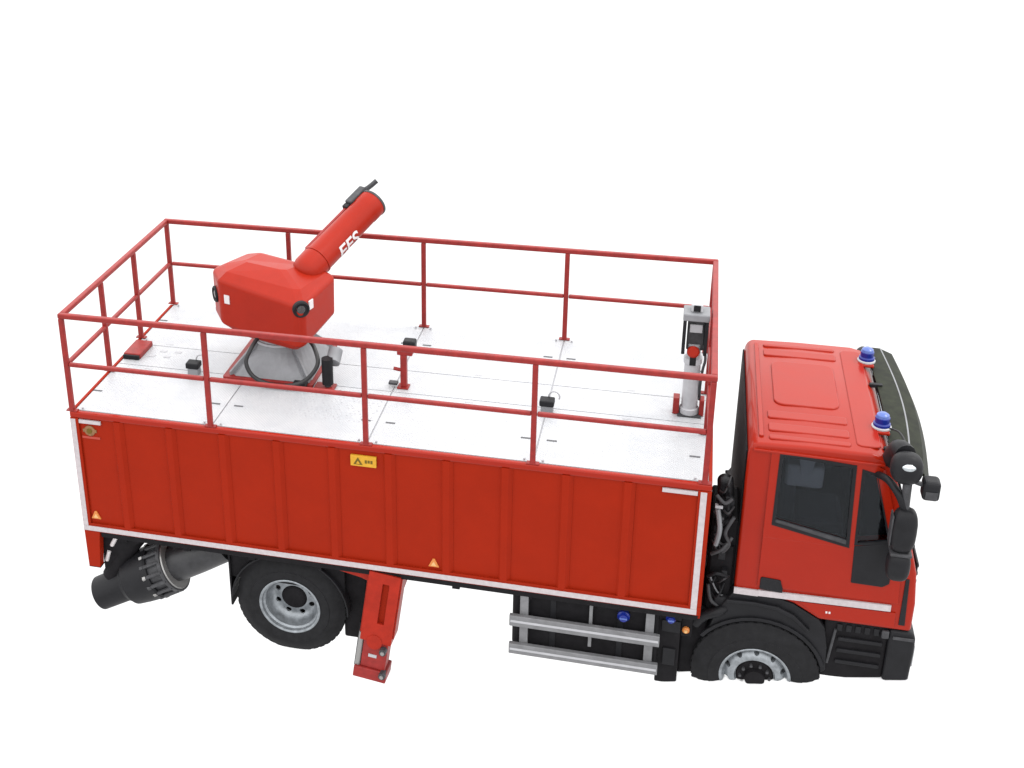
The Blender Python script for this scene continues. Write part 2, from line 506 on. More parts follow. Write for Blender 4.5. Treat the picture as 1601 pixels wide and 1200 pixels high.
# dished rear rim
def ring_holes(o, n, rad, hr, y0, y1, z=0, oval=1.0):
    cs = []
    for k in range(n):
        a = 2*math.pi*(k+0.5)/n
        c = V((math.cos(a)*rad, 0, math.sin(a)*rad))
        cs.append(MB().cyl(c+V((0, y0, 0)), c+V((0, y1, 0)), hr, n=14).mesh('c', CHASS))
    boolean(o, cs)
def wheel(kind, x, y, z, side):
    """side -1: outer face towards -y"""
    rot = (0, 0, 0) if side < 0 else (0, 0, math.pi)
    wh = put('wheel', None, truck, (x, y, z))
    bpy.data.objects.remove(wh)
    wh = put('wheel', (RIMR if kind == 'rear' else RIMF), truck, (x, y, z), rot)
    ty = put('tyre', TY, wh, (x, y, z)); ty.location = (0, 0, 0)
    tr_ = put('tread', TREAD, wh, (x, y, z)); tr_.location = (0, 0, 0)
    tr_['kind'] = 'stuff'
    if kind == 'rear':
        hb = put('hub', HUBR, wh, (x, y, z)); hb.location = (0, 0, 0)
        t2 = put('tyre', TY, wh, (x, y, z)); t2.location = (0, 0.31, 0)
    else:
        hb = put('hub', HUBF, wh, (x, y, z)); hb.location = (0, 0, 0)
        bd = put('brake_drum', DRUM, wh, (x, y, z)); bd.location = (0, 0, 0)
        for k in range(10):
            a = 2*math.pi*k/10
            bo = put('wheel_nut', NUT, wh, (x, y, z)); bo.location = (0.125*math.cos(a), 0.012, 0.125*math.sin(a))
    return wh
mb = MB().lathe((0, 0, 0), (0, 1, 0), [(0.012, 0.302), (-0.004, 0.308), (-0.008, 0.300), (0.0, 0.284), (0.03, 0.278), (0.045, 0.262), (0.11, 0.255), (0.145, 0.235), (0.165, 0.215), (0.172, 0.195), (0.165, 0.165), (0.155, 0.135), (0.155, 0.05), (0.185, 0.05), (0.185, 0.2), (0.20, 0.28), (0.012, 0.302)], 64, cap=False)
o_ = put('rim', mb.mesh('rim', STEEL))
ring_holes(o_, 8, 0.183, 0.029, 0.06, 0.26)
RIMR = o_.data; bpy.data.objects.remove(o_)
mb = MB().lathe((0, 0, 0), (0, 1, 0), [(0.012, 0.300), (-0.002, 0.306), (-0.006, 0.298), (0.004, 0.282), (0.035, 0.272), (0.05, 0.258), (0.035, 0.245), (0.012, 0.225), (0.004, 0.2), (0.006, 0.175), (0.03, 0.165), (0.03, 0.05), (0.07, 0.05), (0.09, 0.2), (0.10, 0.28), (0.012, 0.300)], 64, cap=False)
o_ = put('rim', mb.mesh('rim', STEEL))
ring_holes(o_, 10, 0.247, 0.024, -0.02, 0.2)
RIMF = o_.data; bpy.data.objects.remove(o_)
for me in (RIMR, RIMF):
    for f in me.polygons: f.use_smooth = True
    try: me.set_sharp_from_angle(angle=math.radians(35))
    except Exception: pass
HUBR = MB().lathe((0, 0, 0), (0, 1, 0), [(0.13, 0.02), (0.13, 0.10), (0.135, 0.115), (0.15, 0.128), (0.2, 0.128)], 28).mesh('hub', CHASS, True)
HUBF = MB().lathe((0, 0, 0), (0, 1, 0), [(-0.045, 0.02), (-0.045, 0.07), (-0.035, 0.085), (0.01, 0.09), (0.015, 0.15), (0.03, 0.163), (0.06, 0.163)], 28).mesh('hub', CHASS, True)
DRUM = MB().lathe((0, 0, 0), (0, 1, 0), [(0.105, 0.02), (0.105, 0.262), (0.30, 0.262)], 32).mesh('brake_drum', CHASS, True)
NUT = MB().cyl((0, -0.025, 0), (0, 0.005, 0), 0.014, n=6).mesh('wheel_nut', GREYD)
wheel('rear', WC[0][0], 0.10, WC[0][1], -1)
wheel('rear', WC[0][0], W-0.10, WC[0][1], 1)
wheel('front', WC[1][0], 0.14, WC[1][1], -1)
wheel('front', WC[1][0], W-0.14, WC[1][1], 1)

# ---- rear mudguards (arched sheet over the dual wheels)
def arch(name, cx, cz, r0, r1, a0, a1, y0, y1, m, parent, n=20, bevel=0.004):
    mb = MB(); pts = []
    for k in range(n+1):
        a = math.radians(a0 + (a1-a0)*k/n); pts.append((math.cos(a), math.sin(a)))
    poly = [(cx+r1*c, cz+r1*s) for c, s in pts] + [(cx+r0*c, cz+r0*s) for c, s in pts[::-1]]
    mb.prism(poly, y0, y1)
    return part(name, mb, m, parent, bevel, smooth=False)
for y0, y1 in ((0.09, 0.72), (W-0.72, W-0.09)):
    arch('rear_mudguard', WC[0][0], WC[0][1], 0.575, 0.59, -2, 178, y0, y1, BLACK, truck)
    part('wheel_house', MB().box((2.56, y0+0.12, -2.30), (2.80, y1-0.12, -1.40)), CHASS, truck, 0.02)
    part('wheel_house', MB().box((1.44, y0+0.05, -1.72), (2.60, y0+0.08, -1.40)) if y0 < 1 else MB().box((1.44, y1-0.08, -1.72), (2.60, y1-0.05, -1.40)), CHASS, truck)
    part('mud_flap', MB().box((WC[0][0]-0.606, y0+0.02, -2.04), (WC[0][0]-0.588, y1-0.02, -1.45)), CHASS, truck)

# ---- side guard rails
for side in (0, 1):
    f = lambda y: y if side == 0 else W-y
    gd = part('side_guard', MB().box((4.19, min(f(0.0), f(0.045)), -1.715), (5.525, max(f(0.0), f(0.045)), -1.600)), ALU, truck, 0.006)
    part('guard_rail', MB().box((4.19, min(f(0.0), f(0.045)), -2.025), (5.525, max(f(0.0), f(0.045)), -1.915)), ALU, gd, 0.006)
    for zz in (-1.658, -1.97):
        part('rail_groove', MB().box((4.2, min(f(-0.003), f(0.0)), zz-0.012), (5.515, max(f(-0.003), f(0.0)), zz+0.012)), GREYL, gd, 0.001)
    for x in (4.28, 5.395):
        part('guard_bracket', MB().box((x, min(f(0.046), f(0.085)), -2.02), (x+0.075, max(f(0.046), f(0.085)), -1.386)), ALU, gd, 0.004)
    part('guard_stay', MB().box((4.90, min(f(0.05), f(0.075)), -1.86), (4.93, max(f(0.05), f(0.075)), -1.40)), ALU, gd, 0.003)
    tk = part('side_tank', MB().box((4.2, min(f(0.10), f(0.72)), -2.03), (5.52, max(f(0.10), f(0.72)), -1.40)), CHASS, truck, 0.05, seg=4)
    for x in (4.55, 5.15):
        part('tank_strap', MB().box((x, min(f(0.092), f(0.1)), -1.98), (x+0.05, max(f(0.092), f(0.1)), -1.44)), BLACK, tk, 0.002)
    if side == 0:
        for x, z, r in ((5.20, -1.49, 0.055), (5.61, -1.44, 0.045)):
            cp = part('filler_cap', MB().lathe((x, 0.10, z), (0, -1, 0), [(0, r), (0.03, r), (0.045, r*0.7), (0.06, r*0.65)], 20), BLUE, tk, smooth=True)
            part('cap_grip', MB().box((x-r*0.6, 0.032, z-0.008), (x+r*0.6, 0.045, z+0.008)), BLUEL, tk, 0.003)
# box between tank and front wheel
bx = part('battery_box', MB().box((5.505, 0.13, -2.20), (5.70, 0.75, -1.40)), CHASS, truck, 0.02)
part('box_lid', MB().box((5.535, 0.115, -1.62), (5.695, 0.13, -1.50)), BLACK, bx, 0.004)
part('box_handle', MB().box((5.56, 0.11, -1.98), (5.67, 0.13, -1.80)), BLACK, bx, 0.006)
part('front_mud_flap', MB().box((5.70, 0.26, -2.22), (5.93, 0.72, -1.42)), CHASS, truck, 0.02)
am = part('side_marker_lamp', MB().lathe((5.745, 0.16, -1.60), (0, -1, 0), [(0, 0.032), (0.02, 0.032), (0.032, 0.022)], 16), AMBER, truck, smooth=True)
part('marker_lens', MB().lathe((5.745, 0.126, -1.60), (0, -1, 0), [(0, 0.016), (0.008, 0.012)], 12), AMBERI, am)
part('marker_bracket', MB().box((5.70, 0.16, -1.68), (5.80, 0.6, -1.45)), CHASS, am, 0.01)
part('intake_pipe', MB().tube([(5.82, 0.2, -1.55), (5.90, 0.19, -1.44), (6.02, 0.2, -1.38), (6.1, 0.3, -1.36)], 0.045), BLACK, truck, smooth=True)

# ---- outrigger leg
a = V((3.035, 0.10, -1.36)); c = V((2.935, -0.02, -2.20))
d = (c-a).normalized(); ux = V((1, 0, 0)) - d*d.x; ux.normalize(); uy = d.cross(ux)
Mo = Matrix(((ux.x, uy.x, d.x, a.x), (ux.y, uy.y, d.y, a.y), (ux.z, uy.z, d.z, a.z), (0, 0, 0, 1)))
if (Mo.to_3x3() @ V((0, 1, 0))).y > 0: sy = -1
else: sy = 1
def ob(a_, b_): 
    return (min(a_[0], b_[0]), min(sy*a_[1], sy*b_[1]), min(a_[2], b_[2])), (max(a_[0], b_[0]), max(sy*a_[1], sy*b_[1]), max(a_[2], b_[2]))
outr = part('outrigger', MB().box(*ob((-0.15, -0.12, 0.0), (0.15, 0.10, 0.72)), M=Mo), REDJ, truck)
boolean(outr, [MB().box(*ob((-0.01, 0.06, 0.10), (0.055, 0.2, 0.52)), M=Mo).mesh('c', REDJ)])
part('slot_back', MB().box(*ob((-0.008, 0.055, 0.105), (0.053, 0.062, 0.515)), M=Mo), RED, outr)
for s_ in (-1, 1):
    part('leg_flange', MB().box(*ob((s_*0.15, -0.10, 0.02), (s_*0.165, 0.07, 0.66)), M=Mo), REDJ, outr, 0.002)
part('leg_foot', MB().box(*ob((-0.115, -0.09, 0.66), (0.125, 0.085, 1.01)), M=Mo), REDR, outr, 0.01)  # foot and its plate take a darker red for shading and dirt
part('jack_rod', MB().cyl(Mo @ V((-0.145, sy*0.06, 0.66)), Mo @ V((-0.145, sy*0.06, 1.03)), 0.028, n=14), BOLT, outr, smooth=True)
part('jack_sleeve', MB().cyl(Mo @ V((-0.15, sy*0.0, 0.6)), Mo @ V((-0.15, sy*0.0, 1.06)), 0.04, n=14), CHASS, outr, smooth=True)
part('foot_plate', MB().box(*ob((-0.17, -0.13, 1.01), (0.15, 0.11, 1.125)), M=Mo), REDR, outr, 0.01)
for px_, pz_ in ((0.09, 0.78), (0.115, 1.03)):
    part('hydraulic_fitting', MB().cyl(Mo @ V((px_, sy*0.07, pz_)), Mo @ V((px_, sy*0.15, pz_)), 0.034, n=12), GREYD, outr, smooth=True)
    part('fitting_nut', MB().cyl(Mo @ V((px_, sy*0.15, pz_)), Mo @ V((px_, sy*0.165, pz_)), 0.02, n=6), BOLT, outr)
part('leg_boss', MB().cyl(Mo @ V((-0.01, sy*0.08, 0.72)), Mo @ V((-0.01, sy*0.105, 0.72)), 0.075, n=20), REDJ, outr, smooth=True)
part('leg_plate', MB().box(*ob((-0.05, 0.085, 0.86), (0.03, 0.092, 0.89)), M=Mo), GREYL, outr)
part('mounting_bracket', MB().prism([(2.42, -1.386), (2.90, -1.386), (2.90, -1.52), (2.78, -1.47), (2.55, -1.42)], 0.07, 0.13), REDJ, outr, 0.006)
part('outrigger_beam', MB().box((2.86, 0.2, -1.62), (3.17, 2.3, -1.40)), REDJ, outr, 0.01)
part('hydraulic_hose', MB().tube([(3.17, 0.12, -1.44), (3.27, 0.08, -1.40), (3.38, 0.1, -1.39)], 0.016), GREYD, outr, smooth=True)

# ---- rear corner leg, strut and suction pipe
rl = part('rear_corner_leg', MB().prism([(0.0, -1.319), (0.165, -1.319), (0.155, -1.40), (0.125, -1.74), (0.005, -1.74)], 0.004, 0.09), RED, truck, 0.006)
part('corner_shoe', MB().box((0.0, 0.015, -1.755), (0.125, 0.1, -1.74)), CHASS, rl, 0.003)
st = part('rear_strut', MB().tube([(0.52, 0.22, -1.38), (0.34, 0.20, -1.62), (0.16, 0.16, -1.94)], 0.10, 14), CHASS, truck, smooth=True)
part('strut_plate', MB().prism([(0.14, -1.387), (0.62, -1.387), (0.36, -1.58), (0.20, -1.92), (0.12, -1.90), (0.12, -1.70)], 0.105, 0.125), CHASS, st)
part('strut_marking', MB().tube([(0.29, 0.105, -1.41), (0.225, 0.105, -1.53)], 0.022, 8), WHITE, st)
part('strut_marking', MB().tube([(0.19, 0.105, -1.60), (0.15, 0.105, -1.72)], 0.020, 8), WHITE, st)
P0 = V((0.03, 0.14, -2.16)); P1 = V((1.40, 0.30, -1.44)); pd = (P1-P0).normalized(); PL = (P1-P0).length
sp = part('suction_pipe', MB().lathe(P0, pd, [(0.02, 0.02), (0.02, 0.155), (0.0, 0.16), (0.0, 0.172), (0.33, 0.178), (0.34, 0.20), (0.38, 0.215), (0.40, 0.245), (0.52, 0.262), (0.66, 0.275), (0.70, 0.28), (0.72, 0.265)], 40), BLACK, truck, smooth=True)
part('pipe_flange', MB().lathe(P0, pd, [(0.72, 0.22), (0.72, 0.24), (0.86, 0.24), (0.86, 0.275), (0.895, 0.275), (0.895, 0.17), (0.90, 0.15)], 40), GREYD, sp, smooth=True)
part('flange_ring', MB().lathe(P0, pd, [(0.897, 0.18), (0.897, 0.255), (0.91, 0.25), (0.91, 0.18)], 40, cap=False), BOLT, sp, smooth=True)
part('pipe_neck', MB().lathe(P0, pd, [(0.90, 0.18), (1.0, 0.185), (1.2, 0.185), (PL-0.05, 0.175)], 32), PIPE, sp, smooth=True)
pu = pd.orthogonal().normalized(); pw = pd.cross(pu)
for k in range(16):
    an = 2*math.pi*k/16
    rd = pu*math.cos(an)+pw*math.sin(an)
    part('flange_bolt', MB().cyl(P0+pd*0.70+rd*0.262, P0+pd*0.875+rd*0.262, 0.020, n=8), GREYD, sp)
    part('bolt_head', MB().cyl(P0+pd*0.665+rd*0.262, P0+pd*0.70+rd*0.262, 0.026, n=6), BOLT if k % 2 else GREYD, sp)

# ---- cab
CY0, CY1 = 0.20, 2.30
prof = [(6.12, -1.165), (6.12, 0.20), (6.135, 0.27), (6.18, 0.312), (6.6, 0.322), (7.08, 0.318), (7.17, 0.296), (7.235, 0.245), (7.30, 0.10), (7.40, -0.20), (7.50, -0.55), (7.555, -0.75), (7.585, -1.05), (7.585, -1.335), (6.84, -1.335), (6.75, -1.28), (6.62, -1.205), (6.50, -1.17)]
def tum(y, z):   # sides lean inwards towards the roof
    k = max(0.0, min(1.0, (z+0.55)/0.87)); return y + (0.05*k if y < 1.25 else -0.05*k)
m = MB().prism(prof, CY0, CY1)
for v in m.bm.verts: v.co.y = tum(v.co.y, v.co.z)
# plan rounding of the front corners
cab = part('cab', m, REDC, truck, bevel=0.055, seg=5)
dg = bpy.context.evaluated_depsgraph_get()
me = bpy.data.meshes.new_from_object(cab.evaluated_get(dg)); cab.modifiers.clear(); cab.data = me
win1 = [(6.385, 0.245), (6.965, 0.205), (6.985, -0.54), (6.378, -0.41)]
win2 = [(7.03, 0.175), (7.13, 0.150), (7.30, -0.455), (7.045, -0.51)]
hollow = MB().prism([(6.19, -1.0), (6.19, 0.20), (6.25, 0.25), (7.10, 0.25), (7.20, 0.10), (7.40, -0.6), (7.40, -1.0)], CY0+0.10, CY1-0.10).mesh('c', BLACK)
c1 = MB().prism(win1, CY0-0.3, CY1+0.3).mesh('c', BLACK)
c2 = MB().prism(win2, CY0-0.3, CY1+0.3).mesh('c', BLACK)
ws = MB().box((7.0, 0.36, -0.50), (7.9, 2.14, 0.12)).mesh('c', BLACK)
boolean(cab, [hollow, c1, c2, ws])
for f in cab.data.polygons: f.use_smooth = True
try: cab.data.set_sharp_from_angle(angle=math.radians(28))
except Exception: pass
# dark interior lining
li = MB().prism([(6.195, -0.99), (6.195, 0.19), (6.25, 0.24), (7.09, 0.24), (7.19, 0.10), (7.39, -0.6), (7.39, -0.99)], CY0+0.11, CY1-0.11)
lin = part('cab_lining', li, CHASS, cab)
boolean(lin, [MB().prism([(6.21, -0.97), (6.21, 0.18), (6.26, 0.225), (7.08, 0.225), (7.17, 0.09), (7.37, -0.6), (7.37, -0.97)], CY0+0.125, CY1-0.125).mesh('c', CHASS),
              MB().prism(win1, CY0-0.3, CY1+0.3).mesh('c', CHASS), MB().prism(win2, CY0-0.3, CY1+0.3).mesh('c', CHASS),
              MB().box((7.0, 0.36, -0.50), (7.9, 2.14, 0.12)).mesh('c', CHASS)])
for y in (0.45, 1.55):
    se = part('driver_seat', MB().box((6.42, y, -0.60), (6.56, y+0.5, -0.02)), SEATD, truck, 0.05, seg=3)
    part('seat_cushion', MB().box((6.56, y, -0.66), (6.98, y+0.5, -0.50)), SEATD, se, 0.05, seg=3)
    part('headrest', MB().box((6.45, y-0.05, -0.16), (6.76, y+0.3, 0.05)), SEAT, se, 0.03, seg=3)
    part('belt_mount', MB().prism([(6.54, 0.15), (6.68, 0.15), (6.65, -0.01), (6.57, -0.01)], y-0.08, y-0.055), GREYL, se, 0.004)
stw = part('steering_wheel', MB().lathe((7.12, 1.72, -0.42), (-0.7, 0, 0.7), [(0, 0.2), (0.015, 0.215), (0.03, 0.2), (0.015, 0.185), (0, 0.2)], 24, cap=False), BLACK, truck, smooth=True)
part('dashboard', MB().box((7.12, 0.33, -0.95), (7.365, 2.17, -0.52)), CHASS, cab, 0.03)

# door skins over the cab side
def yat(z, side, off):
    y = tum(CY0, z) if side == 0 else tum(CY1, z)
    return y - off if side == 0 else y + off
def sidepoly(poly, side, o0, o1):
    m_ = MB(); n = len(poly)
    a_ = [m_.bm.verts.new((x, yat(z, side, o0), z)) for x, z in poly]
    b_ = [m_.bm.verts.new((x, yat(z, side, o1), z)) for x, z in poly]
    m_.bm.faces.new(a_); m_.bm.faces.new(b_[::-1])
    for i in range(n):
        j = (i+1) % n
        m_.bm.faces.new((a_[j], a_[i], b_[i], b_[j]))
    return m_
zs = [0.245, 0.22, 0.0, -0.3, -0.55, -0.8, -1.06]
def densify(poly, k=6):
    out_ = []
    for i in range(len(poly)):
        p, q = poly[i], poly[(i+1) % len(poly)]
        for t_ in range(k): out_.append((p[0]+(q[0]-p[0])*t_/k, p[1]+(q[1]-p[1])*t_/k))
    return out_
for side in (0, 1):
    # the skin is split at the belt line so that each sheet stays flat
    up = [(6.305, 0.272), (7.10, 0.245), (7.195, 0.20), (7.325, -0.25), (7.40, -0.55), (6.305, -0.55)]
    lo = [(6.305, -0.55), (7.40, -0.55), (7.43, -0.75), (7.445, -1.055), (6.305, -1.055)]
    dr = part('door', sidepoly(lo, side, 0.014, -0.01), REDC, truck, 0.004)
    du = part('door_frame', sidepoly(up, side, 0.014, -0.01), REDC, dr)
    boolean(du, [MB().prism(win1, CY0-0.3, CY1+0.3).mesh('c', REDC), MB().prism(win2, CY0-0.3, CY1+0.3).mesh('c', REDC)])
    g1 = part('door_window', sidepoly(win1, side, 0.0, -0.006), GLASS, dr)
    g2 = part('quarter_window', sidepoly(win2, side, 0.0, -0.006), GLASS, dr)
    # rubber frames
    def frame(poly, w):
        cx = sum(p[0] for p in poly)/len(poly); cz = sum(p[1] for p in poly)/len(poly)
        inn = [(cx+(x-cx)*(1-w/abs(x-cx)) if abs(x-cx) > w else x, cz+(z-cz)*(1-w/abs(z-cz))) for x, z in poly]
        m_ = MB(); n = len(poly)
        for lvl in (0.019,):
            O = [m_.bm.verts.new((x, yat(z, side, lvl), z)) for x, z in poly]
            I = [m_.bm.verts.new((x, yat(z, side, lvl), z)) for x, z in inn]
            O2 = [m_.bm.verts.new((x, yat(z, side, -0.004), z)) for x, z in poly]
            I2 = [m_.bm.verts.new((x, yat(z, side, -0.004), z)) for x, z in inn]
        for i in range(n):
            j = (i+1) % n
            m_.bm.faces.new((O[i], O[j], I[j], I[i])); m_.bm.faces.new((O[i], O2[i], O2[j], O[j]))
            m_.bm.faces.new((I[i], I[j], I2[j], I2[i])); m_.bm.faces.new((O2[i], I2[i], I2[j], O2[j]))
        return m_
    part('window_rubber', frame([(6.372, 0.258), (6.976, 0.216), (6.998, -0.556), (6.365, -0.424)], 0.028), BLACK, dr)
    part('window_rubber', frame([(7.020, 0.188), (7.138, 0.160), (7.315, -0.468), (7.034, -0.524)], 0.024), BLACK, dr)
    part('window_sill', sidepoly([(6.375, -0.37), (6.985, -0.49), (6.99, -0.545), (6.372, -0.415)], side, 0.016, -0.004), GREYD, dr)
    part('black_trim_panel', sidepoly([(7.036, -0.53), (7.335, -0.46), (7.36, -0.60), (7.35, -0.86), (7.30, -0.90), (7.05, -0.895)], side, 0.024, 0.0), BLACK, dr, 0.006)
    hd = part('door_handle', sidepoly([(6.335, -0.955), (6.49, -0.965), (6.515, -1.05), (6.515, -1.09), (6.325, -1.075), (6.325, -0.97)], side, 0.03, 0.0), BLACK, dr, 0.008)
    part('cab_stripe', sidepoly([(6.118, -1.105), (6.32, -1.105), (6.32, -1.165), (6.118, -1.165)], side, 0.016, 0.0), TAPE, cab)
    part('door_stripe', sidepoly([(6.32, -1.098), (7.395, -1.078), (7.395, -1.138), (6.32, -1.158)], side, 0.018, 0.0), TAPE, dr)
    part('lower_skirt', sidepoly([(6.66, -1.165), (7.44, -1.15), (7.445, -1.30), (6.85, -1.30), (6.76, -1.24)], side, 0.012, 0.0), REDC, cab, 0.004)
    part('air_vent', sidepoly([(7.475, -0.80), (7.505, -0.80), (7.525, -1.27), (7.475, -1.27)], side, 0.010, 0.0), BLACK, cab, 0.004)
    for k in range(2):
        part('skirt_mark', sidepoly([(6.885+0.025*k, -1.225), (6.90+0.025*k, -1.225), (6.90+0.025*k, -1.245), (6.885+0.025*k, -1.245)], side, 0.015, 0.0), WHITE, cab)
    # front wheel fender, black, filling between cab and tyre
    cx, cz = WC[1]
    fo = [(5.93, -1.62), (5.97, -1.46), (6.04, -1.30), (6.11, -1.175), (6.50, -1.178), (6.62, -1.212), (6.75, -1.287), (6.845, -1.342), (6.90, -1.42), (6.94, -1.62), (6.95, -1.86)]
    inn = [(cx+0.555*math.cos(math.radians(q)), cz+0.555*math.sin(math.radians(q))) for q in range(10, 146, 9)]
    y0 = 0.205 if side == 0 else W-0.70; y1 = 0.70 if side == 0 else W-0.205
    fe = part('front_fender', MB().prism(fo + inn, y0, y1), BLACK, truck, 0.012, seg=3)
    lip = [(cx+r_*math.cos(math.radians(q)), cz+r_*math.sin(math.radians(q))) for r_, qs in ((0.60, range(18, 150, 8)), (0.565, range(146, 14, -8))) for q in qs]
    part('fender_lip', MB().prism(lip, 0.185 if side == 0 else W-0.205, 0.205 if side == 0 else W-0.185), BLACK, fe, 0.004)
    brow = [(6.06, -1.235), (6.30, -1.225), (6.50, -1.245), (6.64, -1.31), (6.78, -1.45), (6.76, -1.47), (6.62, -1.34), (6.48, -1.275), (6.30, -1.255), (6.06, -1.265)]
    part('fender_brow', MB().prism(brow, 0.17 if side == 0 else W-0.205, 0.205 if side == 0 else W-0.17), BLACK, fe, 0.01, seg=3)
    # steps and bumper corner
    s0, s1 = (0.24, 0.60) if side == 0 else (W-0.60, W-0.24)
    stp = part('entry_step', MB().box((6.90, s0, -1.95), (7.42, s1, -1.34)), CHASS, truck, 0.015)
    yy = (0.215, 0.24) if side == 0 else (W-0.24, W-0.215)
    for z in (-1.50, -1.62, -1.74):
        part('step_tread', MB().box((7.02, yy[0], z-0.035), (7.38, yy[1], z)), BLACK, stp, 0.006)
    for k in range(5):
        part('step_slot', MB().box((7.0+0.075*k, yy[0]+0.01, -1.44), (7.045+0.075*k, yy[1], -1.37)), BLACK, stp, 0.006)
    part('step_stay', MB().cyl((6.99, yy[0], -1.42), (6.955, yy[0], -1.78), 0.012, n=8), GREYD, stp)

part('cab_rear_wall', MB().box((6.106, 0.29, -1.15), (6.119, 2.21, 0.21)), CHASS, cab, 0.004)
# windscreen, wiper cowl, front panel
def slope(x0, z0, x1, z1, y0, y1, th):
    m_ = MB(); dx, dz = x1-x0, z1-z0; l = math.hypot(dx, dz); nx, nz = -dz/l*th, dx/l*th
    return m_.prism([(x0, z0), (x1, z1), (x1-nx, z1-nz), (x0-nx, z0-nz)], y0, y1)
part('windscreen', slope(7.487, -0.50, 7.283, 0.135, 0.34, 2.16, 0.012), GLASS, cab)
part('windscreen_rubber', slope(7.512, -0.56, 7.485, -0.47, 0.32, 2.18, 0.02), BLACK, cab, 0.004)
for y in (0.30, 2.16):
    part('screen_pillar', slope(7.505, -0.50, 7.292, 0.14, y, y+0.05, 0.012), BLACK, cab, 0.004)
gr = part('front_grille', MB().box((7.588, 0.45, -1.15), (7.61, 2.05, -0.80)), BLACK, cab, 0.01)
for k in range(4):
    part('grille_slat', MB().box((7.61, 0.48, -0.865-0.08*k), (7.622, 2.02, -0.835-0.08*k)), GREYD, gr, 0.003)
bpz = [(7.42, -1.345), (7.60, -1.345), (7.635, -1.40), (7.64, -1.55), (7.625, -1.95), (7.42, -1.95)]
bm_ = part('front_bumper', MB().prism(bpz, 0.205, 2.295), BLACK, truck, 0.03, seg=4)
for y0, y1 in ((0.24, 0.62), (1.88, 2.26)):
    part('headlight', MB().box((7.635, y0, -1.72), (7.648, y1, -1.50)), GREYL, bm_, 0.006)
part('bumper_ledge', MB().box((7.45, 0.195, -1.43), (7.62, 0.205, -1.40)), GREYD, bm_, 0.003)
part('corner_lamp', MB().box((7.36, 0.20, -1.44), (7.42, 0.23, -1.36)), GREYD, bm_, 0.01)

# roof pressings
def rrect(x0, x1, y0, y1, r, n=5):
    pts = []
    for cx_, cy_, a0 in ((x1-r, y1-r, 0), (x0+r, y1-r, 90), (x0+r, y0+r, 180), (x1-r, y0+r, 270)):
        for k in range(n+1):
            a_ = math.radians(a0+90*k/n); pts.append((cx_+r*math.cos(a_), cy_+r*math.sin(a_)))
    return pts
ROOF = 0.318
part('roof_panel', MB().prismz(rrect(6.34, 6.89, 0.94, 1.78, 0.09), ROOF-0.01, ROOF+0.014), REDC, cab, 0.014, seg=4)
for y0, y1 in ((0.69, 0.82), (0.47, 0.60), (0.33, 0.40), (1.89, 2.02), (2.08, 2.14)):
    part('roof_rib', MB().prismz(rrect(6.28, 6.93, y0, y1, 0.025), ROOF-0.012, ROOF+0.011), REDC, cab, 0.012, seg=4)
part('roof_front_panel', MB().prismz(rrect(6.975, 7.165, 0.36, 2.13, 0.05), ROOF-0.02, ROOF+0.010), REDC, cab, 0.010, seg=4)
part('roof_rear_bead', MB().prismz(rrect(6.20, 6.24, 0.36, 2.14, 0.018), ROOF-0.02, ROOF+0.012), REDC, cab, 0.008, seg=3)
# gutter along the cab side
for side in (0, 1):
    part('roof_gutter', sidepoly([(6.16, 0.268), (7.19, 0.248), (7.19, 0.228), (6.16, 0.248)], side, 0.020, -0.02), REDC, cab, 0.005)
# sun visor, smoked, curved in plan
vm = MB(); rsv = []
for k in range(13):
    y = 0.17 + (2.33-0.17)*k/12
    bow = 0.07*math.sin(math.pi*k/12)
    rsv.append([V((7.225+bow*0.5, y, 0.292)), V((7.36+bow, y, 0.288)), V((7.475+bow, y, 0.24)), V((7.53+bow, y, 0.13)), V((7.515+bow, y, 0.13)), V((7.46+bow, y, 0.227)), V((7.35+bow, y, 0.273)), V((7.225+bow*0.5, y, 0.277))])
vm.rings(rsv)
vz = part('sun_visor', vm, VISOR, truck, smooth=True)
part('visor_edge', MB().tube([(7.365+0.07*math.sin(math.pi*k/12), 0.17+2.16*k/12, 0.280) for k in range(13)], 0.010, 8), GREY, vz, smooth=True)
for y in (0.42, 0.95, 1.55, 2.08):
    part('visor_bracket', MB().box((7.19, y-0.02, 0.27), (7.30, y+0.02, 0.305)), BLACK, vz, 0.005)
# beacons on brackets
for y in (0.72, 1.96):
    bk = part('beacon', MB().lathe((7.20, y, 0.345), (0, 0, 1), [(0, 0.07), (0.02, 0.07), (0.03, 0.058), (0.075, 0.060), (0.08, 0.055)], 24), BLUE, truck, smooth=True)
    part('beacon_cap', MB().lathe((7.20, y, 0.425), (0, 0, 1), [(0, 0.055), (0.02, 0.05), (0.035, 0.03), (0.038, 0.005)], 24), BLUEL, bk, smooth=True)
    part('beacon_base', MB().lathe((7.20, y, 0.325), (0, 0, 1), [(0, 0.08), (0.012, 0.08), (0.02, 0.07)], 24), GREYL, bk, smooth=True)
    part('beacon_bracket', MB().box((7.10, y-0.10, 0.30), (7.26, y+0.09, 0.325)), REDC, bk, 0.008)
part('beacon_cable', MB().tube([(7.26, 0.68, 0.34), (7.32, 0.60, 0.36), (7.36, 0.50, 0.33), (7.38, 0.42, 0.28)], 0.008, 8), HOSE, truck, smooth=True)

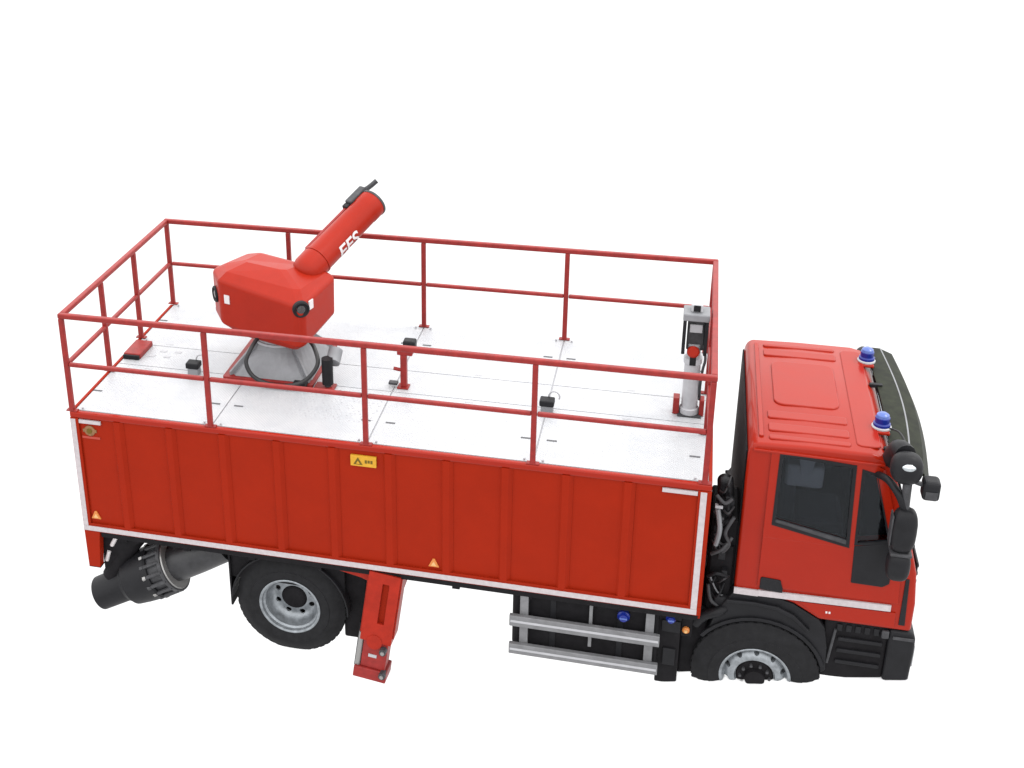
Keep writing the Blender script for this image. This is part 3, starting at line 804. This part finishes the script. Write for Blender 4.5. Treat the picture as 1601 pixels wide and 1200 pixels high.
# mirrors on both sides
def blob(name, c, s, m, parent, n=20, pw=2.6):
    mb_ = MB(); rs_ = []
    for k in range(1, 12):
        ph = math.pi*k/12
        rr = math.sin(ph)**(2/pw); zz = math.copysign(abs(math.cos(ph))**(2/pw), math.cos(ph))
        ring = []
        for i in range(n):
            th = 2*math.pi*i/n
            ring.append(V((c[0]+s[0]*rr*math.copysign(abs(math.cos(th))**(2/pw), math.cos(th)), c[1]+s[1]*rr*math.copysign(abs(math.sin(th))**(2/pw), math.sin(th)), c[2]+s[2]*zz)))
        rs_.append(ring)
    return part(name, mb_.rings(rs_), m, parent, smooth=True)
for side in (0, 1):
    f = (lambda y: y) if side == 0 else (lambda y: W-y)
    mir = blob('mirror', (7.345, f(-0.05), -0.165), (0.098, 0.085, 0.205), BLACK, truck, pw=3.0)
    blob('wide_angle_mirror', (7.345, f(-0.05), -0.50), (0.092, 0.085, 0.135), BLACK, mir, pw=3.0)
    part('mirror_band', MB().box((7.262, min(f(-0.125), f(0.02)), -0.382), (7.43, max(f(-0.125), f(0.02)), -0.352)), GREYD, mir, 0.01)
    part('mirror_glass', MB().box((7.242, min(f(-0.10), f(0.01)), -0.30), (7.256, max(f(-0.10), f(0.01)), -0.02)), GREYD, mir, 0.008)
    part('mirror_arm', MB().tube([(7.14, f(0.24), 0.15), (7.20, f(0.08), 0.20), (7.27, f(-0.04), 0.15), (7.33, f(-0.05), 0.02)], 0.030, 10), BLACK, mir, smooth=True)
    part('mirror_arm', MB().tube([(7.36, f(0.22), -0.55), (7.36, f(0.05), -0.62), (7.345, f(-0.03), -0.56)], 0.024, 10), GREYD, mir, smooth=True)
    if side == 0: part('mirror_joint', MB().cyl((7.33, f(-0.04), 0.0), (7.32, f(-0.04), 0.30), 0.035, n=14), GREYD, mir, smooth=True)
    if side == 1: continue
    km = blob('kerb_mirror', (7.30, f(-0.02), 0.39), (0.122, 0.11, 0.132), BLACK, truck, pw=2.4)
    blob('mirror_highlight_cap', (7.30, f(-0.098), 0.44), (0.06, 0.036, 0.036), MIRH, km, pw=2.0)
    part('kerb_mirror_arm', MB().tube([(7.25, f(0.30), 0.27), (7.26, f(0.16), 0.44), (7.29, f(0.06), 0.46)], 0.085, 14), BLACK, km, smooth=True)
fm = part('front_mirror', MB().box((7.43, -0.10, 0.15), (7.56, 0.04, 0.32)), BLACK, truck, 0.03, seg=3)
part('mirror_face', MB().box((7.45, -0.106, 0.17), (7.54, -0.10, 0.24)), GREYD, fm, 0.01)
part('front_mirror_arm', MB().tube([(7.34, 0.0, 0.28), (7.40, -0.03, 0.27), (7.45, -0.03, 0.26)], 0.02, 8), GREYD, fm, smooth=True)

# gear between body and cab
eq = part('engine_housing', MB().box((5.885, 0.30, -1.55), (6.115, 0.85, -0.50)), CHASS, truck, 0.02)
part('air_filter', MB().cyl((5.985, 0.27, -0.30), (5.985, 0.7, -0.36), 0.07, n=24), BLACK, eq, smooth=True)
part('intake_stack', MB().box((5.915, 0.27, -0.55), (6.03, 0.36, -0.10)), BLACK, eq, 0.03, seg=3)
for k, pts in enumerate([[(5.90, 0.2, -0.2), (5.97, 0.18, -0.26), (6.03, 0.2, -0.22)], [(5.92, 0.22, -0.35), (5.95, 0.18, -0.52), (5.93, 0.2, -0.70)],
                         [(6.06, 0.2, -0.40), (6.0, 0.18, -0.55), (6.04, 0.2, -0.68), (5.98, 0.22, -0.8)], [(5.90, 0.2, -0.80), (5.99, 0.18, -0.72), (6.06, 0.22, -0.62)],
                         [(5.89, 0.22, -1.05), (5.96, 0.18, -0.98), (6.05, 0.22, -1.02)], [(5.9, 0.25, -1.15), (5.94, 0.22, -1.3), (6.05, 0.24, -1.38)]]):
    part('air_line', MB().tube(pts, 0.016 if k != 1 else 0.022, 8), (GREYD, GREY, GREYD, GREYD, BLACK, GREYD)[k], eq, smooth=True)
rr = random.Random(5)
for k in range(16):
    z0 = rr.uniform(-1.25, -0.15); z1 = z0 + rr.uniform(-0.25, 0.2); xa, xb = rr.uniform(5.89, 6.0), rr.uniform(5.96, 6.09)
    part('cable', MB().tube([(xa, 0.25, z0), ((xa+xb)/2, rr.uniform(0.18, 0.24), (z0+z1)/2+rr.uniform(-0.06, 0.06)), (xb, 0.26, z1)], rr.uniform(0.007, 0.018), 8), rr.choice((GREYD, BLACK, PIPE, CHASS, GREY)), eq, smooth=True)
for k in range(7):
    z0 = rr.uniform(-1.1, -0.2); x0 = rr.uniform(5.90, 6.02)
    part('valve_block', MB().box((x0, 0.20, z0), (x0+rr.uniform(0.03, 0.07), 0.29, z0+rr.uniform(0.03, 0.09))), rr.choice((GREYD, BLACK, CHASS)), eq, 0.006)
part('clamp', MB().box((5.895, 0.19, -0.33), (5.96, 0.23, -0.30)), GREYL, eq, 0.004)
part('side_cover', MB().box((5.90, 0.27, -1.5), (6.09, 0.32, -0.75)), CHASS, eq, 0.01)
part('hose_bracket', MB().box((5.96, 0.22, -1.42), (6.09, 0.30, -1.25)), BLACK, eq, 0.02)

# deck fittings that belong to the truck
for x, y in ((4.36, 0.955), (0.87, 0.97)):
    lt = part('deck_lamp', MB().box((x-0.05, y-0.045, 0.004), (x+0.06, y+0.045, 0.075)), GREY, truck, 0.008)
    part('lamp_hood', MB().box((x-0.065, y-0.055, 0.075), (x+0.07, y+0.055, 0.135)), BLACK, lt, 0.012)
    loop = [(x+0.06+0.05*math.cos(q*math.pi/8), y+0.06, 0.13+0.055*math.sin(q*math.pi/8)) for q in range(-1, 10)]
    part('wire_loop', MB().tube(loop, 0.008, 8), GREYL, lt, smooth=True)

# ================================================================== WATER CANNON
CC = V((1.66, 1.37, 0.0))
cannon = root('water_cannon', (CC.x, CC.y, 0.004), 'red water cannon with thick barrel on a grey pedestal standing on the white deck', 'water cannon')
# pedestal: square base drawn in to a round neck
def sq(h, z, n=32):
    r_ = []
    for i in range(n):
        a_ = 2*math.pi*(i+0.5)/n
        c_, s_ = math.cos(a_), math.sin(a_); k = h/max(abs(c_), abs(s_))
        r_.append((c_*k, s_*k))
    return r_
def mixr(h, rad, t_, z, n=32):
    S = sq(h, z, n); r_ = []
    for i, (x, y) in enumerate(S):
        a_ = 2*math.pi*(i+0.5)/n
        cx_, cy_ = rad*math.cos(a_), rad*math.sin(a_)
        r_.append(V((CC.x+x*(1-t_)+cx_*t_, CC.y+y*(1-t_)+cy_*t_, z)))
    return r_
ped = part('pedestal', MB().rings([mixr(0.42, 0.3, 0.0, 0.035), mixr(0.40, 0.3, 0.05, 0.07), mixr(0.36, 0.29, 0.35, 0.16), mixr(0.3, 0.26, 0.8, 0.25), mixr(0.3, 0.25, 1, 0.31)]), GREY, cannon, 0.006)
part('base_plate', MB().prismz(rrect(CC.x-0.47, CC.x+0.45, CC.y-0.45, CC.y+0.45, 0.02), 0.005, 0.035), REDR, ped, 0.004)
for a_ in (45, 135, 225, 315):
    dv = V((math.cos(math.radians(a_)), math.sin(math.radians(a_)), 0)); nv = V((-dv.y, dv.x, 0))*0.012
    e = 0.575
    pts = [CC+dv*0.22+V((0, 0, 0.036)), CC+dv*e+V((0, 0, 0.036)), CC+dv*e+V((0, 0, 0.07)), CC+dv*0.27+V((0, 0, 0.33)), CC+dv*0.22+V((0, 0, 0.33))]
    part('gusset', MB().rings([[q-nv for q in pts], [q+nv for q in pts]]), GREY, ped, 0.002)
part('slewing_ring', MB().lathe(CC+V((0, 0, 0.305)), (0, 0, 1), [(0, 0.27), (0.025, 0.27), (0.025, 0.25), (0.05, 0.25)], 40), GREYL, ped, smooth=True)
AZ = math.radians(75)
AA = V((math.cos(AZ), math.sin(AZ), 0)); AR = V((math.sin(AZ), -math.cos(AZ), 0))
CH = V((1.635, 1.36, 0))
def Wp(a_, r_, z_): return CH + AA*a_ + AR*r_ + V((0, 0, z_))
def oct_(a0, a1, h, ch, z0, z1=None, ch2=None, cl=0.13):
    # z0 at the rear edge, z1 at the front edge
    z1 = z0 if z1 is None else z1; ch2 = ch if ch2 is None else ch2
    P = [(a0, -h+cl), (a0, h-ch), (a0+ch, h), (a1-ch2, h), (a1, h-ch2), (a1, -h+ch2), (a1-ch2, -h), (a0+cl*1.2, -h)]
    return [Wp(a_, r_, z0+(z1-z0)*(a_-a0)/(a1-a0)) for a_, r_ in P]
def ring8(pts): return [Wp(*p) for p in pts]
# order: rear-left, rear-right, right-rear, right-front, front-right, front-left, left-front, left-rear  (along, across, up)
hd_ = MB().rings([
    ring8([(-0.20, -0.16, 0.335), (-0.20, 0.16, 0.335), (-0.16, 0.20, 0.335), (0.14, 0.20, 0.335), (0.18, 0.14, 0.335), (0.18, -0.14, 0.335), (0.14, -0.20, 0.335), (-0.16, -0.20, 0.335)]),
    ring8([(-0.31, -0.20, 0.40), (-0.33, 0.38, 0.385), (-0.28, 0.44, 0.39), (0.20, 0.34, 0.42), (0.24, 0.26, 0.42), (0.22, -0.20, 0.43), (0.16, -0.26, 0.43), (-0.26, -0.27, 0.42)]),
    ring8([(-0.35, -0.42, 0.505), (-0.36, 0.48, 0.45), (-0.31, 0.525, 0.455), (0.25, 0.52, 0.56), (0.31, 0.45, 0.57), (0.30, -0.42, 0.56), (0.20, -0.55, 0.55), (-0.18, -0.62, 0.53)]),
    ring8([(-0.36, -0.43, 0.965), (-0.37, 0.475, 0.875), (-0.31, 0.53, 0.875), (0.26, 0.525, 0.945), (0.31, 0.45, 0.95), (0.31, -0.42, 0.98), (0.20, -0.55, 0.985), (-0.18, -0.62, 0.985)]),
    ring8([(-0.27, -0.38, 1.035), (-0.24, 0.36, 0.985), (-0.20, 0.42, 0.98), (0.22, 0.44, 0.99), (0.27, 0.38, 0.995), (0.27, -0.36, 1.04), (0.18, -0.44, 1.045), (-0.14, -0.50, 1.045)]),
    ring8([(-0.08, -0.27, 1.085), (-0.06, 0.10, 1.07), (-0.03, 0.16, 1.065), (0.15, 0.20, 1.055), (0.19, 0.14, 1.06), (0.19, -0.22, 1.08), (0.16, -0.28, 1.085), (-0.04, -0.31, 1.085)])])
head = part('turret_housing', hd_, REDW, cannon, 0.03, seg=5)
for f_ in head.data.polygons: f_.use_smooth = False
for s_ in (1, -1):
    c_ = Wp(-0.325, 0.50, 0.84) if s_ > 0 else Wp(-0.270, -0.525, 0.77); nrm = (-AA + AR).normalized() if s_ > 0 else (-AA*0.77 - AR*0.64).normalized()
    po = part('lamp_port', MB().lathe(c_-nrm*0.02, nrm, [(0, 0.082), (0.035, 0.082), (0.045, 0.070), (0.03, 0.060), (0.02, 0.02)], 28), BLACK, head, smooth=True)
    part('port_lens', MB().lathe(c_-nrm*0.02, nrm, [(0.021, 0.050), (0.034, 0.040), (0.040, 0.015)], 24), LENS, head, smooth=True)
    def plate(P, nv): part('port_label', MB().rings([[q - nv*0.006 for q in P], [q + nv*0.006 for q in P]]), WHITE, head)
    if s_ > 0: plate([Wp(-0.235, 0.532, 0.80), Wp(-0.165, 0.532, 0.80), Wp(-0.165, 0.532, 0.89), Wp(-0.235, 0.532, 0.89)], AR)
    else: plate([Wp(-0.359, -0.36, 0.74), Wp(-0.360, -0.30, 0.74), Wp(-0.361, -0.30, 0.83), Wp(-0.361, -0.36, 0.83)], AA)
# barrel
BA = math.radians(64); BE = math.radians(22)
BD = V((math.cos(BA)*math.cos(BE), math.sin(BA)*math.cos(BE), math.sin(BE)))
BO = V((1.85, 1.29, 0.925))
BL = 1.28
bar_ = part('barrel', MB().lathe(BO, BD, [(0.085, 0.02), (0.09, 0.06), (0.115, 0.105), (0.155, 0.138), (0.21, 0.155), (0.35, 0.157), (0.355, 0.152), (BL-0.14, 0.145), (BL-0.13, 0.150), (BL, 0.150), (BL, 0.135), (BL-0.2, 0.125)], 48), REDW, cannon, smooth=True)
part('barrel_collar', MB().lathe(BO, BD, [(0.36, 0.145), (0.36, 0.160), (0.38, 0.160), (0.38, 0.145)], 48, cap=False), REDW, bar_, smooth=True)
part('muzzle_ring', MB().lathe(BO, BD, [(BL-0.004, 0.13), (BL-0.004, 0.155), (BL+0.02, 0.155), (BL+0.02, 0.13), (BL-0.004, 0.13)], 48, cap=False), GREYD, bar_, smooth=True)
# frame round the barrel
bu = (V((0, 0, 1)) - BD*BD.z).normalized(); bw = BD.cross(bu)   # bu up, bw to the far-left
def Bp(t_, u_, w_): return BO + BD*t_ + bu*u_ + bw*w_
def bbox(name, t0, t1, u0, u1, w0, w1, m_, bevel=0.004):
    return part(name, MB().rings([[Bp(t0, u0, w0), Bp(t0, u1, w0), Bp(t0, u1, w1), Bp(t0, u0, w1)], [Bp(t1, u0, w0), Bp(t1, u1, w0), Bp(t1, u1, w1), Bp(t1, u0, w1)]]), m_, bar_, bevel)
bbox('conduit', 0.38, BL-0.25, 0.08, 0.11, -0.135, -0.105, REDR)
bbox('actuator_box', BL-0.20, BL+0.06, 0.06, 0.15, -0.165, -0.08, GREYD, 0.015)
bbox('actuator_clip', BL-0.26, BL-0.20, 0.06, 0.13, -0.16, -0.09, BLACK, 0.01)
part('actuator_lever', MB().tube([Bp(BL-0.02, 0.12, -0.13), Bp(BL+0.10, 0.10, -0.10), Bp(BL+0.20, 0.13, -0.05)], 0.026, 8), GREYD, bar_, smooth=True)
# lettering wrapped round the barrel
cu = bpy.data.curves.new('lettering', 'FONT'); cu.body = 'EFS'; cu.size = 0.215; cu.align_x = 'CENTER'; cu.align_y = 'CENTER'; cu.extrude = 0.0; cu.offset = 0.004
to = bpy.data.objects.new('lettering', cu); scene.collection.objects.link(to)
dg = bpy.context.evaluated_depsgraph_get(); dg.update()
lm = bpy.data.meshes.new_from_object(to.evaluated_get(dg)); bpy.data.objects.remove(to)
bmx = bmesh.new(); bmx.from_mesh(lm)
bmesh.ops.subdivide_edges(bmx, edges=[e for e in bmx.edges if e.calc_length() > 0.05], cuts=3)
bmesh.ops.triangulate(bmx, faces=bmx.faces)
TXT_T, TXT_A = 0.70, math.radians(106)      # position along barrel, angle round it (from up, towards far-left +)
for v in bmx.verts:
    an = TXT_A - v.co.y/0.15
    rr_ = 0.1535
    v.co = Bp(TXT_T + v.co.x, rr_*math.cos(an), rr_*math.sin(an))
bmx.to_mesh(lm); bmx.free()
lm.materials.clear(); lm.materials.append(WHITE)
put('lettering', lm, bar_)
# hose loop and coupling
part('hose_loop', MB().tube([(1.53, 1.06, 0.42), (1.50, 0.93, 0.36), (1.47, 0.86, 0.24), (1.56, 0.84, 0.10), (1.80, 0.83, 0.045), (2.04, 0.86, 0.10), (2.17, 0.92, 0.26), (2.12, 1.02, 0.38), (2.04, 1.10, 0.43)], 0.021, 10), HOSE, cannon, smooth=True)
cpl = part('hose_coupling', MB().cyl((2.26, 0.95, 0.06), (2.26, 0.95, 0.33), 0.055, n=18), BLACK, cannon, smooth=True)
part('coupling_body', MB().cyl((2.30, 1.0, 0.26), (2.30, 1.12, 0.34), 0.07, n=18), GREY, cpl, smooth=True)
part('coupling_foot', MB().cyl((2.26, 0.95, 0.006), (2.26, 0.95, 0.06), 0.03, n=12), GREYD, cpl)
part('coupling_base', MB().box((2.13, 0.90, 0.006), (2.33, 1.02, 0.03)), REDR, cpl, 0.004)
part('pedestal_shoe', MB().box((1.92, 0.86, 0.005), (2.06, 0.96, 0.06)), BLACK, cpl, 0.01)

# ================================================================== LIGHT MAST
MX, MY = 5.63, 1.20
mast = root('light_mast', (MX, MY, 0.004), 'grey mast with black head and red knob at the front end of the deck', 'mast')
col = part('column', MB().lathe((MX, MY, 0.02), (0, 0, 1), [(0, 0.085), (0.05, 0.085), (0.06, 0.072), (0.50, 0.072), (0.51, 0.082), (0.56, 0.082), (0.57, 0.06), (0.70, 0.06)], 28), GREYL, mast, smooth=True)
part('base_plate', MB().box((MX-0.10, MY-0.09, 0.005), (MX+0.11, MY+0.1, 0.02)), GREYD, col, 0.004)
part('side_bracket', MB().box((MX-0.145, MY-0.05, 0.006), (MX-0.088, MY+0.05, 0.17)), REDR, col, 0.006)
part('side_bracket', MB().box((MX+0.088, MY-0.05, 0.006), (MX+0.13, MY+0.05, 0.17)), REDR, col, 0.006)
mh = part('mast_head', MB().box((MX-0.07, MY-0.03, 0.66), (MX+0.08, MY+0.08, 0.94)), GREYD, mast, 0.01)
for s_ in (-1, 1):
    part('side_plate', MB().box((MX+s_*0.095-0.015, MY-0.09, 0.64), (MX+s_*0.095+0.015, MY+0.10, 0.97)), BLACK, mh, 0.005)
part('head_cap', MB().box((MX-0.115, MY-0.10, 0.97), (MX+0.115, MY+0.11, 1.04)), GREY, mh, 0.012)
part('head_knob', MB().box((MX-0.05, MY-0.05, 1.04), (MX+0.05, MY+0.06, 1.115)), GREYL, mh, 0.012)
part('knob_face', MB().box((MX-0.03, MY-0.056, 1.05), (MX+0.03, MY-0.05, 1.11)), BLACK, mh, 0.004)
part('lamp_glass', MB().box((MX-0.05, MY-0.045, 0.84), (MX+0.06, MY-0.03, 0.92)), GREYL, mh, 0.004)
part('red_knob', MB().lathe((MX-0.005, MY-0.05, 0.66), (0, -1, 0.2), [(0, 0.055), (0.03, 0.055), (0.045, 0.04)], 18), REDW, mh, smooth=True)
part('cable_clip', MB().box((MX-0.03, MY-0.085, 0.53), (MX+0.025, MY-0.062, 0.64)), BLACK, mh, 0.005)
part('mast_hose', MB().tube([(MX+0.08, MY-0.04, 0.72), (MX+0.105, MY-0.06, 0.6), (MX+0.09, MY-0.05, 0.48), (MX+0.08, MY-0.03, 0.3), (MX+0.085, MY, 0.15)], 0.012, 8), GREYD, mast, smooth=True)

# ================================================================== VALVE STAND
SX, SY = 2.97, 1.13
vs = root('valve_stand', (SX, SY, 0.004), 'slim red stand with black top box in the middle of the deck', 'stand')
pl = part('upright', MB().box((SX-0.03, SY-0.03, 0.02), (SX+0.03, SY+0.03, 0.40)), REDR, vs, 0.006)
part('base', MB().box((SX-0.06, SY-0.05, 0.005), (SX+0.05, SY+0.05, 0.02)), REDR, pl, 0.003)
part('arm', MB().box((SX-0.06, SY-0.035, 0.36), (SX+0.09, SY+0.035, 0.42)), REDR, pl, 0.008)
part('top_box', MB().box((SX+0.0, SY-0.05, 0.42), (SX+0.12, SY+0.05, 0.52)), BLACK, vs, 0.015)
part('lever', MB().cyl((SX-0.03, SY-0.02, 0.20), (SX-0.09, SY-0.04, 0.22), 0.018, n=10), REDR, vs, smooth=True)
part('foot_pedal', MB().box((SX-0.15, SY-0.03, 0.03), (SX-0.06, SY+0.03, 0.055)), GREYD, vs, 0.006)

# ------------------------------------------------------------------ nothing continues below the ground sheet
bpy.context.view_layer.update()
def ground_cut(o):
    if o.type != 'MESH': return
    mw = o.matrix_world
    P = [mw @ v.co for v in o.data.vertices]
    if not P or max(p.x for p in P) < 5.4 or all(p.z > gz(p.x)-0.03 for p in P): return
    xm = sum(p.x for p in P)/len(P)
    n = V((-(gz(xm+0.3)-gz(xm-0.3))/0.6, 0, 1)).normalized(); c = V((xm, 0, gz(xm)-0.02))
    if o.data.users > 1: o.data = o.data.copy()
    bx_ = bmesh.new(); bx_.from_mesh(o.data)
    bx_.transform(mw)
    bmesh.ops.bisect_plane(bx_, geom=bx_.verts[:]+bx_.edges[:]+bx_.faces[:], plane_co=c, plane_no=n, clear_inner=True)
    bx_.transform(mw.inverted())
    bx_.to_mesh(o.data); bx_.free()
for o in truck.children_recursive: ground_cut(o)
